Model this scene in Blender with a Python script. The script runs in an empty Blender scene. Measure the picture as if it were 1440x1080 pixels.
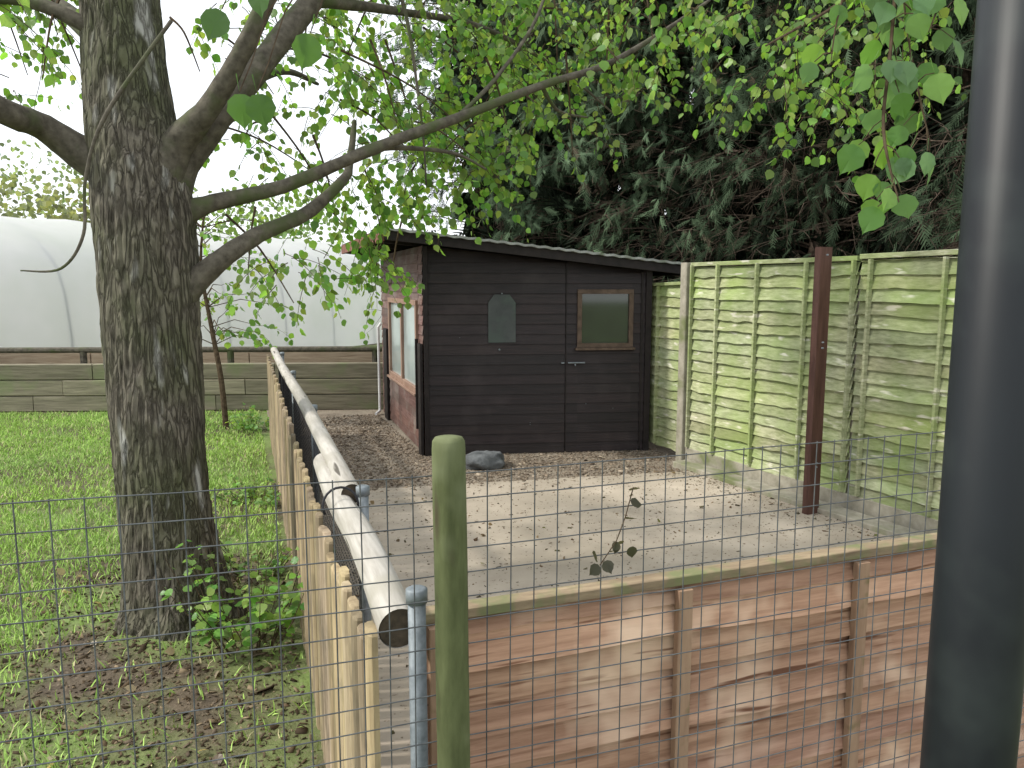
import bpy, math, random
import numpy as np
from mathutils import Vector, noise
random.seed(7); rng=np.random.default_rng(7)
S=bpy.context.scene
COL=S.collection

# ---------------------------------------------------------------- materials
def nn(nt,t,**k):
    n=nt.nodes.new(t)
    for a,b in k.items(): setattr(n,a,b)
    return n
def ramp(nt,src,stops):
    r=nn(nt,'ShaderNodeValToRGB'); e=r.color_ramp.elements
    while len(e)<len(stops): e.new(.5)
    for i,(p,c) in enumerate(stops):
        e[i].position=p; e[i].color=(c[0],c[1],c[2],1)
    nt.links.new(src,r.inputs[0]); return r.outputs[0]
def M(name,c1,c2,scale=5,stretch=(1,1,1),rough=.85,bump=.3,c3=None,s3=1.5,t3=(.5,.62),st3=(1,1,1),metal=0,
      usecol=False,dist=.01,c4=None,s4=30,t4=(.6,.68),spec=.3,trans=0,amount3=1,crack=None,det=5,plain=False,matte=False):
    m=bpy.data.materials.new(name); m.use_nodes=True; nt=m.node_tree; nt.nodes.clear()
    out=nn(nt,'ShaderNodeOutputMaterial')
    b=nn(nt,'ShaderNodeBsdfDiffuse' if matte else 'ShaderNodeBsdfPrincipled')
    tc=nn(nt,'ShaderNodeTexCoord')
    def mix(a,bc,fac,bt='MIX'):
        x=nn(nt,'ShaderNodeMixRGB',blend_type=bt)
        if isinstance(fac,(int,float)): x.inputs[0].default_value=fac
        else: nt.links.new(fac,x.inputs[0])
        nt.links.new(a,x.inputs[1])
        if isinstance(bc,tuple): x.inputs[2].default_value=(*bc,1)
        else: nt.links.new(bc,x.inputs[2])
        return x.outputs[0]
    def noi(sc,st,det=det,rg=.6):
        mp=nn(nt,'ShaderNodeMapping'); mp.inputs['Scale'].default_value=st
        nt.links.new(tc.outputs['Object'],mp.inputs[0])
        n=nn(nt,'ShaderNodeTexNoise'); n.inputs['Scale'].default_value=sc; n.inputs['Detail'].default_value=det
        n.inputs['Roughness'].default_value=rg
        nt.links.new(mp.outputs[0],n.inputs['Vector']); return n.outputs['Fac']
    if plain:      # per-leaf colour comes from the mesh attribute
        at=nn(nt,'ShaderNodeAttribute',attribute_name='Col'); col=at.outputs['Color']; bump=0
    else:
        n1=noi(scale,stretch); hgt=n1
        col=ramp(nt,n1,[(.3,c1),(.7,c2)])
        if c3:
            f3=ramp(nt,noi(s3,st3,3),[(t3[0],(0,0,0)),(t3[1],(amount3,)*3)])
            col=mix(col,c3,f3)
        if c4:
            f4=ramp(nt,noi(s4,stretch,2),[(t4[0],(0,0,0)),(t4[1],(1,1,1))])
            col=mix(col,c4,f4)
        if crack:   # bark fissures: stretched voronoi cells, warped
            mp=nn(nt,'ShaderNodeMapping'); mp.inputs['Scale'].default_value=(1,1,crack[1]); nt.links.new(tc.outputs['Object'],mp.inputs[0])
            nz_=nn(nt,'ShaderNodeTexNoise'); nz_.inputs['Scale'].default_value=14; nz_.inputs['Detail'].default_value=4
            nt.links.new(mp.outputs[0],nz_.inputs['Vector'])
            ad=nn(nt,'ShaderNodeMixRGB',blend_type='ADD'); ad.inputs[0].default_value=.13
            nt.links.new(mp.outputs[0],ad.inputs[1]); nt.links.new(nz_.outputs['Color'],ad.inputs[2])
            vo=nn(nt,'ShaderNodeTexVoronoi',feature='DISTANCE_TO_EDGE'); vo.inputs['Scale'].default_value=crack[0]
            nt.links.new(ad.outputs[0],vo.inputs['Vector'])
            cr=ramp(nt,vo.outputs['Distance'],[(0,(.22,.20,.18)),(.20,(1,1,1))])
            col=mix(col,cr,.75,'MULTIPLY')
            hgt=mix(cr,n1,.45,'MIX')
        if usecol:
            at=nn(nt,'ShaderNodeAttribute',attribute_name='Col')
            col=mix(col,at.outputs['Color'],1,'MULTIPLY')
    if matte: nt.links.new(col,b.inputs['Color'])
    else:
        nt.links.new(col,b.inputs['Base Color'])
        b.inputs['Roughness'].default_value=rough; b.inputs['Metallic'].default_value=metal
        b.inputs['Specular IOR Level'].default_value=spec
    if bump:
        bp=nn(nt,'ShaderNodeBump'); bp.inputs['Strength'].default_value=bump; bp.inputs['Distance'].default_value=dist
        nt.links.new(hgt,bp.inputs['Height']); nt.links.new(bp.outputs[0],b.inputs['Normal'])
    sh=b.outputs[0]
    if trans:
        t=nn(nt,'ShaderNodeBsdfTranslucent')
        g=mix(col,(1.6,1.55,.8),1,'MULTIPLY') if plain else col
        nt.links.new(g,t.inputs[0])
        ms=nn(nt,'ShaderNodeMixShader'); ms.inputs[0].default_value=trans
        nt.links.new(sh,ms.inputs[1]); nt.links.new(t.outputs[0],ms.inputs[2]); sh=ms.outputs[0]
    nt.links.new(sh,out.inputs[0]); return m
W1_=(1,1,1)
m_leaf=M('leaf_green',W1_,W1_,plain=True,rough=.40,trans=.48,spec=.45)
m_con=M('conifer_foliage',W1_,W1_,plain=True,matte=True)
m_grass=M('grass_blade',W1_,W1_,plain=True,matte=True)
m_bark=M('tree_bark',(.060,.052,.038),(.20,.18,.14),26,(1,1,.3),bump=1,dist=.018,c3=(.085,.095,.045),s3=2.2,t3=(.42,.66),c4=(.34,.34,.31),s4=6,t4=(.60,.68),crack=(30,.15),amount3=.8)
m_branch=M('branch_bark',(.05,.043,.032),(.14,.125,.095),22,bump=.7,dist=.01,c3=(.07,.085,.035),s3=4,t3=(.5,.65))
m_twig=M('twig_bark',(.05,.035,.025),(.12,.09,.06),30,bump=0,det=2,matte=True)
m_ctwig=M('conifer_bark',(.05,.038,.03),(.13,.10,.078),30,bump=0,det=2,matte=True)
m_soil=M('ground_grass_soil',(.055,.042,.028),(.12,.093,.062),9,bump=1,dist=.04,c3=(.15,.215,.06),s3=.9,t3=(.42,.6),c4=(.17,.135,.095),s4=45)
m_patio=M('patio_concrete',(.37,.315,.25),(.52,.45,.365),3.2,bump=.35,dist=.004,c3=(.27,.235,.18),s3=.75,t3=(.40,.66),c4=(.17,.135,.095),s4=34,t4=(.63,.72),amount3=.8)
m_barkchip=M('bark_mulch',(.13,.105,.078),(.27,.22,.17),30,bump=1,dist=.02,c3=(.27,.23,.18),s3=2,t3=(.4,.6))
m_chip=M('wood_chips',W1_,W1_,plain=True,matte=True)
m_shed=M('shed_stain_shaded',(.009,.006,.0065),(.023,.014,.014),16,(.25,.25,4),rough=.5,bump=.5,dist=.004,c3=(.034,.025,.025),s3=2.5,t3=(.5,.75),usecol=True,spec=.35)  # shed stain for the front, its shade darkened into the colour
m_shedl=M('shed_stain_lit',(.09,.045,.038),(.17,.10,.085),16,(.25,.25,4),rough=.65,bump=.4,dist=.004,c3=(.20,.17,.15),s3=3,t3=(.5,.75),usecol=True)  # same shed stain, the lit left side painted in as a lighter colour
m_frame=M('window_frame_wood',(.22,.13,.095),(.34,.23,.17),14,(1,1,.3),rough=.6,bump=.2)
m_framed=M('window_frame_dark',(.06,.04,.028),(.13,.09,.065),14,rough=.6,bump=.2)
m_black=M('black_timber',(.009,.007,.007),(.024,.018,.017),14,rough=.6)
m_plaque=M('slate_plaque',(.045,.052,.052),(.075,.087,.084),5,rough=.45,bump=.1,c3=(.06,.08,.07),s3=3)
m_roofm=M('roof_felt',(.20,.21,.20),(.40,.42,.40),9,rough=.7,bump=.4,c3=(.10,.13,.07),s3=4)
m_roofred=M('roof_fascia_red',(.12,.045,.03),(.24,.10,.07),12,rough=.7,bump=.3)
m_fence=M('fence_green_algae',(.20,.215,.12),(.46,.475,.31),11,(1,1,4),rough=.9,bump=.8,dist=.008,c3=(.22,.30,.085),s3=1.7,t3=(.38,.64),st3=(1,1,.8),amount3=.75,c4=(.56,.55,.44),s4=5,t4=(.62,.72),usecol=True)
m_conc=M('concrete_post',(.24,.225,.17),(.42,.39,.32),12,bump=.5,dist=.006,c3=(.17,.19,.09),s3=3)
m_pinkpanel=M('new_fence_panel',(.29,.165,.11),(.54,.34,.24),6,(.6,1,9),rough=.85,bump=.6,dist=.004,c3=(.66,.48,.36),s3=4,t3=(.5,.7),c4=(.16,.075,.045),s4=5,t4=(.60,.69),usecol=True)
m_batten=M('panel_batten',(.23,.14,.09),(.40,.27,.18),9,(3,3,.4),bump=.4,dist=.003,c3=(.14,.12,.05),s3=9,t3=(.55,.7))
m_mossrail=M('mossy_rail',(.17,.125,.08),(.36,.28,.18),14,(.5,3,3),bump=.5,dist=.004,c3=(.17,.18,.085),s3=11,t3=(.48,.68))
m_picket=M('picket_wood',(.23,.175,.11),(.46,.375,.25),14,(3,3,.25),rough=.85,bump=.7,dist=.004,c3=(.20,.165,.11),s3=5,t3=(.46,.66),usecol=True)
m_log=M('weathered_log',(.27,.25,.215),(.50,.475,.43),14,(3,.25,3),rough=.75,bump=.5,dist=.004,c3=(.34,.32,.27),s3=4,t3=(.5,.7),c4=(.09,.08,.065),s4=7,t4=(.64,.69))
m_logend=M('log_end_grain',(.035,.028,.02),(.10,.075,.05),40,bump=.5)
m_gpost=M('green_post',(.055,.066,.025),(.13,.15,.065),16,(1.5,1.5,.35),rough=.9,bump=.7,dist=.004,c3=(.18,.20,.11),s3=5,t3=(.52,.78),c4=(.06,.045,.028),s4=10,t4=(.57,.66))
m_galv=M('galvanised_steel',(.14,.165,.18),(.24,.27,.29),40,rough=.6,metal=.3,bump=.05,spec=.4,det=2)
m_wire=M('mesh_wire',(.075,.08,.085),(.14,.15,.155),30,rough=.5,metal=.3,bump=0,det=1)
m_net=M('netting_black',(.015,.015,.018),(.03,.03,.035),30,rough=.6,bump=0,det=1)
m_bpost=M('brown_post',(.055,.025,.019),(.12,.06,.046),10,(3,3,.3),rough=.6,bump=.4,dist=.004)
m_pipe=M('dark_steel_pipe',(.004,.005,.007),(.010,.013,.016),5,(1,1,.4),rough=.48,bump=.08,c3=(.017,.022,.023),s3=9,t3=(.5,.72),spec=.3)
m_rock=M('rock_stone',(.06,.065,.07),(.15,.16,.165),9,bump=.8,dist=.03)
m_sleeper=M('mossy_sleeper',(.16,.145,.10),(.32,.29,.205),6,(.4,.4,5),bump=.6,dist=.01,c3=(.22,.235,.13),s3=2,usecol=True)
m_tan=M('tan_timber',(.26,.19,.13),(.42,.33,.24),8,(.4,.4,5),bump=.4)
m_white=M('white_plastic',(.6,.6,.6),(.7,.7,.7),5,rough=.4,bump=0)
def glass(name,c,r=.08):
    m=bpy.data.materials.new(name); m.use_nodes=True; b=m.node_tree.nodes['Principled BSDF']
    nt=m.node_tree; tc=nn(nt,'ShaderNodeTexCoord'); n=nn(nt,'ShaderNodeTexNoise'); n.inputs['Scale'].default_value=1.6
    nt.links.new(tc.outputs['Object'],n.inputs[0])
    nt.links.new(ramp(nt,n.outputs['Fac'],[(.35,tuple(x*.6 for x in c)),(.65,c)]),b.inputs['Base Color'])
    b.inputs['Roughness'].default_value=r; b.inputs['Specular IOR Level'].default_value=.9
    return m
m_glass=glass('window_glass',(.035,.05,.035),.05)
m_glassl=glass('window_glass_pale',(.46,.54,.53),.15)
m_poly=M('polythene_sheet',(.86,.87,.86),(.93,.93,.92),.8,rough=.35,bump=.15,dist=.05,c3=(.80,.83,.78),s3=.5,t3=(.45,.7),trans=.5,spec=.4,det=3)

# ---------------------------------------------------------------- mesh helpers
class MB:
    def __init__(s): s.v=[]; s.f=[]; s.c=[]
    def add(s,vs,fs,c=1.0):
        o=len(s.v); s.v+= [tuple(v) for v in vs]; s.f+=[tuple(i+o for i in f) for f in fs]
        if not isinstance(c,(tuple,list)): c=(c,c,c)
        s.c+=[c]*len(fs)
    def box(s,p0,p1,w,h,up=(0,0,1),c=1.0):
        p0=Vector(p0);p1=Vector(p1);d=(p1-p0).normalized();up=Vector(up)
        sd=d.cross(up)
        if sd.length<1e-4: sd=d.cross(Vector((1,0,0)))
        sd.normalize(); u=sd.cross(d).normalized()
        b=min(w,h)*.08
        prof=[(-w/2+b,-h/2),(w/2-b,-h/2),(w/2,-h/2+b),(w/2,h/2-b),(w/2-b,h/2),(-w/2+b,h/2),(-w/2,h/2-b),(-w/2,-h/2+b)]
        vs=[p0+sd*a+u*e for a,e in prof]+[p1+sd*a+u*e for a,e in prof]
        fs=[(i,(i+1)%8,8+(i+1)%8,8+i) for i in range(8)]+[tuple(range(7,-1,-1)),tuple(range(8,16))]
        s.add(vs,fs,c)
    def tube(s,pts,rad,n=8,c=1.0,cap=True,disp=None):
        pts=[Vector(p) for p in pts]; vs=[]; N=len(pts)
        if not isinstance(rad,(list,tuple)): rad=[rad]*N
        t0=(pts[1]-pts[0]).normalized(); a=t0.orthogonal().normalized()
        for i,p in enumerate(pts):
            t=(pts[min(i+1,N-1)]-pts[max(i-1,0)]).normalized()
            a=(a-t*a.dot(t)).normalized(); b=t.cross(a)
            for k in range(n):
                an=2*math.pi*k/n; q=(a*math.cos(an)+b*math.sin(an)); r=rad[i]
                if disp: r*=1+disp(p+q*r,an,i/(N-1))
                vs.append(p+q*r)
        fs=[(i*n+k,i*n+(k+1)%n,(i+1)*n+(k+1)%n,(i+1)*n+k) for i in range(N-1) for k in range(n)]
        if cap: fs+=[tuple(range(n-1,-1,-1)),tuple(range((N-1)*n,N*n))]
        s.add(vs,fs,c)
    def obj(s,name,mat,parent=None,smooth=False):
        me=bpy.data.meshes.new(name); me.from_pydata(s.v,[],s.f); me.update()
        ca=me.color_attributes.new('Col','FLOAT_COLOR','CORNER')
        cnt=np.array([len(f) for f in s.f]); c=np.array(s.c,dtype=np.float32)
        c=np.concatenate([c,np.ones((len(c),1),np.float32)],1)
        ca.data.foreach_set('color',np.repeat(c,cnt,axis=0).ravel())
        if smooth: me.polygons.foreach_set('use_smooth',[True]*len(me.polygons))
        me.materials.append(mat); o=bpy.data.objects.new(name,me); COL.objects.link(o)
        if parent: o.parent=parent
        return o
def empty(name):
    o=bpy.data.objects.new(name,None); COL.objects.link(o); return o
def spline(pts,rad,sub=5):
    P=[Vector(p) for p in pts]; out=[];rr=[]
    for i in range(len(P)-1):
        p0=P[max(i-1,0)];p1=P[i];p2=P[i+1];p3=P[min(i+2,len(P)-1)]
        for k in range(sub):
            t=k/sub
            out.append(.5*((2*p1)+(p2-p0)*t+(2*p0-5*p1+4*p2-p3)*t*t+(3*p1-p0-3*p2+p3)*t**3))
            rr.append(rad[i]*(1-t)+rad[i+1]*t)
    out.append(P[-1]);rr.append(rad[-1]); return out,rr
def scatter(name,tv,tf,pos,R,sc,col,mat,parent=None,smooth=False):
    tv=np.array(tv,float); n=len(pos); k=len(tv)
    sc=np.asarray(sc,float)
    if sc.ndim==1: sc=np.repeat(sc[:,None],3,1)
    V=np.einsum('nij,nkj->nki',R,tv[None]*sc[:,None,:])+pos[:,None,:]
    lens=np.array([len(f) for f in tf]); flat=np.concatenate([np.array(f) for f in tf])
    L=(flat[None]+(np.arange(n)*k)[:,None]).ravel()
    tot=np.tile(lens,n); st=np.concatenate([[0],np.cumsum(tot)[:-1]])
    me=bpy.data.meshes.new(name); me.vertices.add(n*k); me.vertices.foreach_set('co',V.astype(np.float32).ravel())
    me.loops.add(len(L)); me.loops.foreach_set('vertex_index',L.astype(np.int32))
    me.polygons.add(len(tot)); me.polygons.foreach_set('loop_start',st.astype(np.int32)); me.polygons.foreach_set('loop_total',tot.astype(np.int32))
    if smooth: me.polygons.foreach_set('use_smooth',np.ones(len(tot),bool))
    me.update(calc_edges=True)
    ca=me.color_attributes.new('Col','FLOAT_COLOR','CORNER')
    c=np.concatenate([np.asarray(col,np.float32),np.ones((n,1),np.float32)],1)
    ca.data.foreach_set('color',np.repeat(c,len(flat),axis=0).ravel())
    me.materials.append(mat); o=bpy.data.objects.new(name,me); COL.objects.link(o)
    if parent: o.parent=parent
    return o
def frames(d,nrm):
    d=np.array(d,float); d/=np.linalg.norm(d,axis=1)[:,None]+1e-9
    x=np.cross(d,np.array(nrm,float)); x/=np.linalg.norm(x,axis=1)[:,None]+1e-9
    z=np.cross(x,d); return np.stack([x,d,z],axis=2)
def lerp(a,b,t): return a+(b-a)*t

def leaf_tmpl():
    ang=np.linspace(-math.pi*.97,math.pi*.97,19)
    out=[]
    for i,a in enumerate(ang):
        y=.50-.46*math.cos(a); x=.5*math.sin(a); t=abs(a)/math.pi
        x*=1.0 if t<.6 else 1-.35*(t-.6)/.4
        y+= .12*max(0,(t-.8)/.2)
        if i%2: x*=.93; y=.5+(y-.5)*.96
        out.append((x,y,.07*abs(x)-.16*y*y+.02*math.sin(i*2.1)))
    v=[(0,.5,-.045)]+out
    v.append((0,1.14,-.22)); v+= [(-.018,-.55,.05),(.018,-.55,.05),(0,.06,0)]
    n=len(out); f=[(0,i,i+1) for i in range(1,n)]+[(0,n,n+1),(0,n+1,1)]
    f.append((n+2,n+3,n+4)); return v,f
LV,LF=leaf_tmpl()
class Leaves:
    def __init__(s): s.p=[];s.d=[];s.n=[];s.s=[];s.c=[]
    def add(s,p,d,n,sc,c): s.p.append(tuple(p));s.d.append(tuple(d));s.n.append(tuple(n));s.s.append(sc);s.c.append(c)
    def obj(s,name,parent=None,mat=None):
        return scatter(name,LV,LF,np.array(s.p),frames(s.d,s.n),np.array(s.s),np.array(s.c),mat or m_leaf,parent,False)
def rv(): return Vector((random.gauss(0,1),random.gauss(0,1),random.gauss(0,1))).normalized()
def leafcol(b=1.0):
    t=random.random()**1.1
    c=[lerp(.075,.25,t),lerp(.165,.41,t),lerp(.035,.09,t)]
    return tuple(x*b*random.uniform(.8,1.15) for x in c)
def twig(mb,lv,p,d,length,n,size,droop=.6,b=1.0,r=.003):
    p=Vector(p); d=Vector(d).normalized(); pts=[p.copy()]; st=length/n
    for i in range(n):
        d=(d+Vector((0,0,-droop/n))+rv()*.10).normalized(); p=p+d*st; pts.append(p.copy())
        for _ in range(random.choice((1,1,2))):
            side=rv(); side=(side-d*side.dot(d)).normalized()
            s=size*random.uniform(.55,1.15)
            ld=(d*.4+side*.7+Vector((0,0,-.75))).normalized()
            nr=rv()+Vector((-.15,-.5,.25))
            base=p+(side*.6+Vector((0,0,-.2)))*s*.55
            lv.add(base,ld,nr,s,leafcol(b))
    mb.tube(pts,[lerp(r,r*.4,i/n) for i in range(n+1)],4,cap=False)

# ---------------------------------------------------------------- camera / world / sun
cam=bpy.data.cameras.new('camera'); co=bpy.data.objects.new('camera',cam); COL.objects.link(co)
co.location=(0,0,1.7); co.rotation_euler=(math.radians(90-7.4),0,math.radians(-19.7))
cam.lens=27; cam.sensor_width=36; cam.clip_start=.02; cam.clip_end=800; S.camera=co
w=bpy.data.worlds.new('World'); S.world=w; w.use_nodes=True; nt=w.node_tree; bg=nt.nodes['Background']
sk=nt.nodes.new('ShaderNodeTexSky'); sk.sky_type='NISHITA'; sk.sun_disc=False
sun_dir=Vector((-.72,.17,.67)).normalized()
el=math.asin(sun_dir.z); az=math.atan2(sun_dir.x,sun_dir.y)
sk.sun_elevation=el; sk.sun_rotation=az
tc=nt.nodes.new('ShaderNodeTexCoord'); nz=nt.nodes.new('ShaderNodeTexNoise'); nz.inputs['Scale'].default_value=2.2; nz.inputs['Detail'].default_value=4
nt.links.new(tc.outputs['Generated'],nz.inputs[0])
cl=ramp(nt,nz.outputs['Fac'],[(.35,(.78,.79,.80)),(.7,(1,1,1))])
ml=nt.nodes.new('ShaderNodeMixRGB'); ml.blend_type='MULTIPLY'; ml.inputs[0].default_value=1; ml.inputs[2].default_value=(12.8,13,13.2,1)
nt.links.new(cl,ml.inputs[1])
mx=nt.nodes.new('ShaderNodeMixRGB'); mx.inputs[0].default_value=.82
nt.links.new(sk.outputs[0],mx.inputs[1]); nt.links.new(ml.outputs[0],mx.inputs[2]); nt.links.new(mx.outputs[0],bg.inputs[0])
bg.inputs[1].default_value=.15
sl=bpy.data.lights.new('sun','SUN'); so=bpy.data.objects.new('sun',sl); COL.objects.link(so)
sl.energy=3.7; sl.angle=math.radians(4); sl.color=(1,.95,.86); so.rotation_euler=sun_dir.to_track_quat('Z','Y').to_euler()
S.view_settings.view_transform='Standard'; S.view_settings.look='None'; S.view_settings.exposure=0

# ---------------------------------------------------------------- ground
g=MB(); g.add([(-150,-60,0),(150,-60,0),(150,240,0),(-150,240,0)],[(0,1,2,3)]); g.obj('ground',m_soil)
b=MB(); b.add([(.33,5.8,.004),(4.2,5.4,.004),(4.3,11,.004),(1.6,10.6,.004),(.33,11,.004)],[(0,1,2,3,4)]); b.obj('bark_mulch_ground',m_barkchip)
pe=[(.34+ (3.78-.34)*i/24, 6.28-.42*i/24+ .05*noise.noise((i*.7,0,0))) for i in range(25)]
pv=[(.34,1.63),(4.6,1.63),(4.12,5.6)]+pe[::-1]
pb=MB(); n=len(pv); pb.add([(x,y,.025) for x,y in pv]+[(x,y,-.05) for x,y in pv],[tuple(range(n))]+[(i,n+i,n+(i+1)%n,(i+1)%n) for i in range(n)])
pb.obj('patio_slab',m_patio)

# ---------------------------------------------------------------- grass
def soilmask(x,y):
    d=math.hypot(x+.3,y-4.1); v=1.0
    nz=noise.noise((x*1.3,y*1.3,3.1))*.6+noise.noise((x*4,y*4,1.1))*.4
    if d<1.5: v-= (1.5-d)*.75
    if y<4.2 and x>-2.2: v-=min(.62,(4.4-y)*.33)*min(1,(x+2.4)/1.2)
    if x>-.5: v-=.3*(1-min(1,abs(y-3)/6))
    if y>6: v-=.12
    return v+nz
gp=[];gc=[];gs=[]
tries=270000
xs=rng.uniform(-8,.22,tries); u=rng.random(tries); ys=1.2+11*u**1.35
for x,y in zip(xs,ys):
    if x< -1.2-.75*y: continue
    lim=11.75-(x+3)*.3
    if y>lim-.05: continue
    if math.hypot(x+.33,y-4.15)<.3: continue
    m=soilmask(x,y)
    if random.random()>max(.08,min(1,(m-.15)*1.3)): continue
    gp.append((x,y,0)); h=random.uniform(.022,.06)*(1.0 if m>.5 else 1.15); gs.append((random.uniform(.8,1.4)*(1+.04*y),1,h/.06))
    t=random.random(); p=min(1,max(0,noise.noise((x*.9,y*.9,0))*.8+.5))
    c=(lerp(.25,.44,t*.6+p*.4),lerp(.42,.62,t*.5+p*.5),lerp(.10,.17,t))
    if random.random()<.09: c=(.50,.45,.26)
    gc.append(c)
gp=np.array(gp); n=len(gp); a=rng.uniform(0,6.28,n)
lean=rng.normal(0,.4,(n,2)); up=np.stack([lean[:,0],lean[:,1],np.ones(n)],1); up/=np.linalg.norm(up,axis=1)[:,None]
xx=np.stack([np.cos(a),np.sin(a),np.zeros(n)],1); yy=np.cross(up,xx); yy/=np.linalg.norm(yy,axis=1)[:,None]; xx=np.cross(yy,up)
Rg=np.stack([xx,yy,up],2)
scatter('grass',[(-.0025,0,0),(.0025,0,0),(.0018,.006,.035),(-.0018,.006,.035),(0,.022,.06)],[(0,1,2,3),(3,2,4)],gp,Rg,np.array(gs),np.array(gc),m_grass)

def chips(name,n,fx,size,cols,mat=m_chip,flat=.5):
    P=np.array([fx() for _ in range(n)]); a=rng.uniform(0,6.28,n)
    d=np.stack([np.cos(a),np.sin(a),rng.normal(0,flat*.5,n)],1); nr=np.stack([rng.normal(0,flat,n),rng.normal(0,flat,n),np.ones(n)],1)
    k=rng.lognormal(-.3,.5,n)
    s=np.stack([rng.uniform(.3,1,n)*size*k,rng.uniform(.6,2,n)*size*k,np.full(n,size)*k],1)
    c=np.array([random.choice(cols) for _ in range(n)])*rng.uniform(.6,1.2,(n,1))
    v=[(-.5,-.5,0),(.5,-.4,0),(.4,.5,.0),(-.4,.45,.0),(-.5,-.5,.14),(.5,-.4,.2),(.3,.55,.2),(-.4,.35,.1)]
    f=[(4,5,6,7),(0,1,5,4),(1,2,6,5),(2,3,7,6),(3,0,4,7)]
    return scatter(name,v,f,P,frames(d,nr),s,c,mat)
def f_bark():
    while 1:
        x=random.uniform(.4,4.0);y=random.uniform(5.75,10)
        e=6.28-.42*(x-.34)/3.44
        if y<e+ .02+(-abs(random.gauss(0,.16)) if random.random()<.35 else 0): continue
        if x>1.7 and y>7.5: continue
        return (x,y,.006 if y>e else .026)
chips('bark_chips',22000,f_bark,.014,[(.27,.215,.16),(.19,.15,.11),(.36,.30,.23),(.13,.10,.075)])
def fx(y): 
    return lerp(4.0,4.34,(6.26-y)/(6.26-3.5))
def f_pat():
    x=random.uniform(.4,4.1);y=random.triangular(1.7,6,5.8)
    if random.random()<.35: x=fx(y)-.1-abs(random.gauss(0,.25))
    return (x,y,.026)
chips('leaf_debris',3400,f_pat,.010,[(.12,.08,.05),(.2,.14,.08),(.07,.06,.04),(.10,.09,.05)])
def f_soil():
    while 1:
        x=random.uniform(-2.6,.2);y=random.uniform(1.2,5)
        if soilmask(x,y)<.75: return (x,y,.002)
chips('soil_litter',11000,f_soil,.014,[(.11,.08,.05),(.06,.045,.03),(.22,.17,.11),(.14,.11,.08),(.08,.06,.04)],flat=.8)

# ---------------------------------------------------------------- big tree
tree=empty('poplar_tree')
tr=MB()
tp=[(-.33,4.16,-.1),(-.335,4.16,.05),(-.35,4.17,.2),(-.39,4.22,.61),(-.41,4.33,1.34),(-.42,4.43,2.06),(-.47,4.53,2.61),(-.49,4.61,3.15),(-.50,4.77,3.9),(-.48,4.9,5),(-.4,5,6.5)]
trd=[.33,.275,.245,.22,.232,.25,.212,.19,.175,.15,.09]
P,R=spline(tp,trd,36)
def bark(q,an,t):
    ridge=1-min(1,abs(noise.noise((q.x*24,q.y*24,q.z*3.0)))*3.0)
    b=-.050*ridge+.022*noise.noise((q.x*50,q.y*50,q.z*18))+.022*noise.noise((q.x*3,q.y*3,q.z*1.2))
    if q.z<.45: b+=.15*(1-max(0,q.z)/.45)**2*max(0,math.sin(an*5+.7))
    return b
tr.tube(P,R,220,disp=bark); tr.obj('trunk',m_bark,tree,True)
br=MB()
branches={
'left':([(-.42,4.45,2.2),(-.66,4.50,2.33),(-.85,4.43,2.46),(-.97,4.21,2.49),(-1.3,4.03,2.7),(-1.8,3.8,3.0)],[.15,.09,.066,.058,.05,.03]),
'forkA':([(-.40,4.43,1.95),(-.26,4.43,2.30),(-.07,4.43,2.54),(.12,4.5,2.79),(.48,4.65,3.28),(.84,4.82,3.85),(1.2,5,4.5)],[.17,.11,.08,.07,.06,.05,.04]),
'forkB':([(-.36,4.40,2.15),(-.24,4.34,2.40),(-.1,4.22,2.54),(.05,4.09,2.75),(.23,3.96,3.09),(.38,3.86,3.47),(.5,3.8,3.9)],[.13,.08,.055,.045,.04,.035,.03]),
'long':([(-.38,4.40,1.98),(-.12,4.38,2.11),(.27,4.37,2.22),(.76,4.33,2.44),(1.23,4.40,2.64),(1.78,4.45,2.88),(2.24,4.53,3.06),(2.68,4.62,3.32),(3.1,4.7,3.6)],[.085,.046,.036,.032,.028,.023,.019,.015,.01]),
'low':([(-.38,4.33,1.5),(-.20,4.32,1.70),(-.03,4.31,1.85),(.16,4.41,1.98),(.39,4.52,2.09),(.62,4.68,2.30),(.68,4.8,2.41),(.74,4.95,2.7)],[.11,.066,.05,.043,.038,.03,.024,.014]),
'off':([(.76,4.34,2.44),(.95,4.45,2.47),(1.25,4.48,2.46),(1.45,4.5,2.38)],[.02,.015,.011,.006]),
'hang':([(-.22,3.99,2.89),(-.5,3.92,2.45),(-.6,3.92,2.17),(-.62,3.89,1.92),(-.72,3.91,1.77),(-.89,3.97,1.76)],[.009,.009,.008,.007,.006,.003]),
'up1':([(.48,4.65,3.28),(1.04,5.0,3.39),(1.66,5.21,3.42),(2.31,5.38,3.24),(2.8,5.5,3.0)],[.04,.025,.018,.012,.006]),
'up2':([(.7,4.75,3.62),(.98,4.73,3.43),(1.09,4.68,2.75),(1.13,4.71,2.30)],[.014,.012,.008,.005]),
'up3':([(1.78,4.45,2.88),(2.0,4.7,2.8),(2.3,4.9,2.82)],[.014,.01,.005]),
'up4':([(1.23,4.40,2.64),(1.5,4.5,2.9),(1.8,4.6,3.3),(2.0,4.7,3.8)],[.014,.012,.01,.008]),
'back':([(-.47,4.6,2.8),(-.9,5.3,3.3),(-1.5,6.0,3.7),(-2.2,6.6,4.0)],[.07,.05,.035,.02]),
'back2':([(-.2,4.5,2.5),(.1,5.2,2.9),(.4,5.9,3.2),(.7,6.6,3.3)],[.05,.035,.025,.012]),
'left2':([(-.48,4.5,2.9),(-.95,4.6,3.1),(-1.5,4.9,3.05),(-1.9,5.2,3.2)],[.05,.03,.02,.01]),
}
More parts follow.
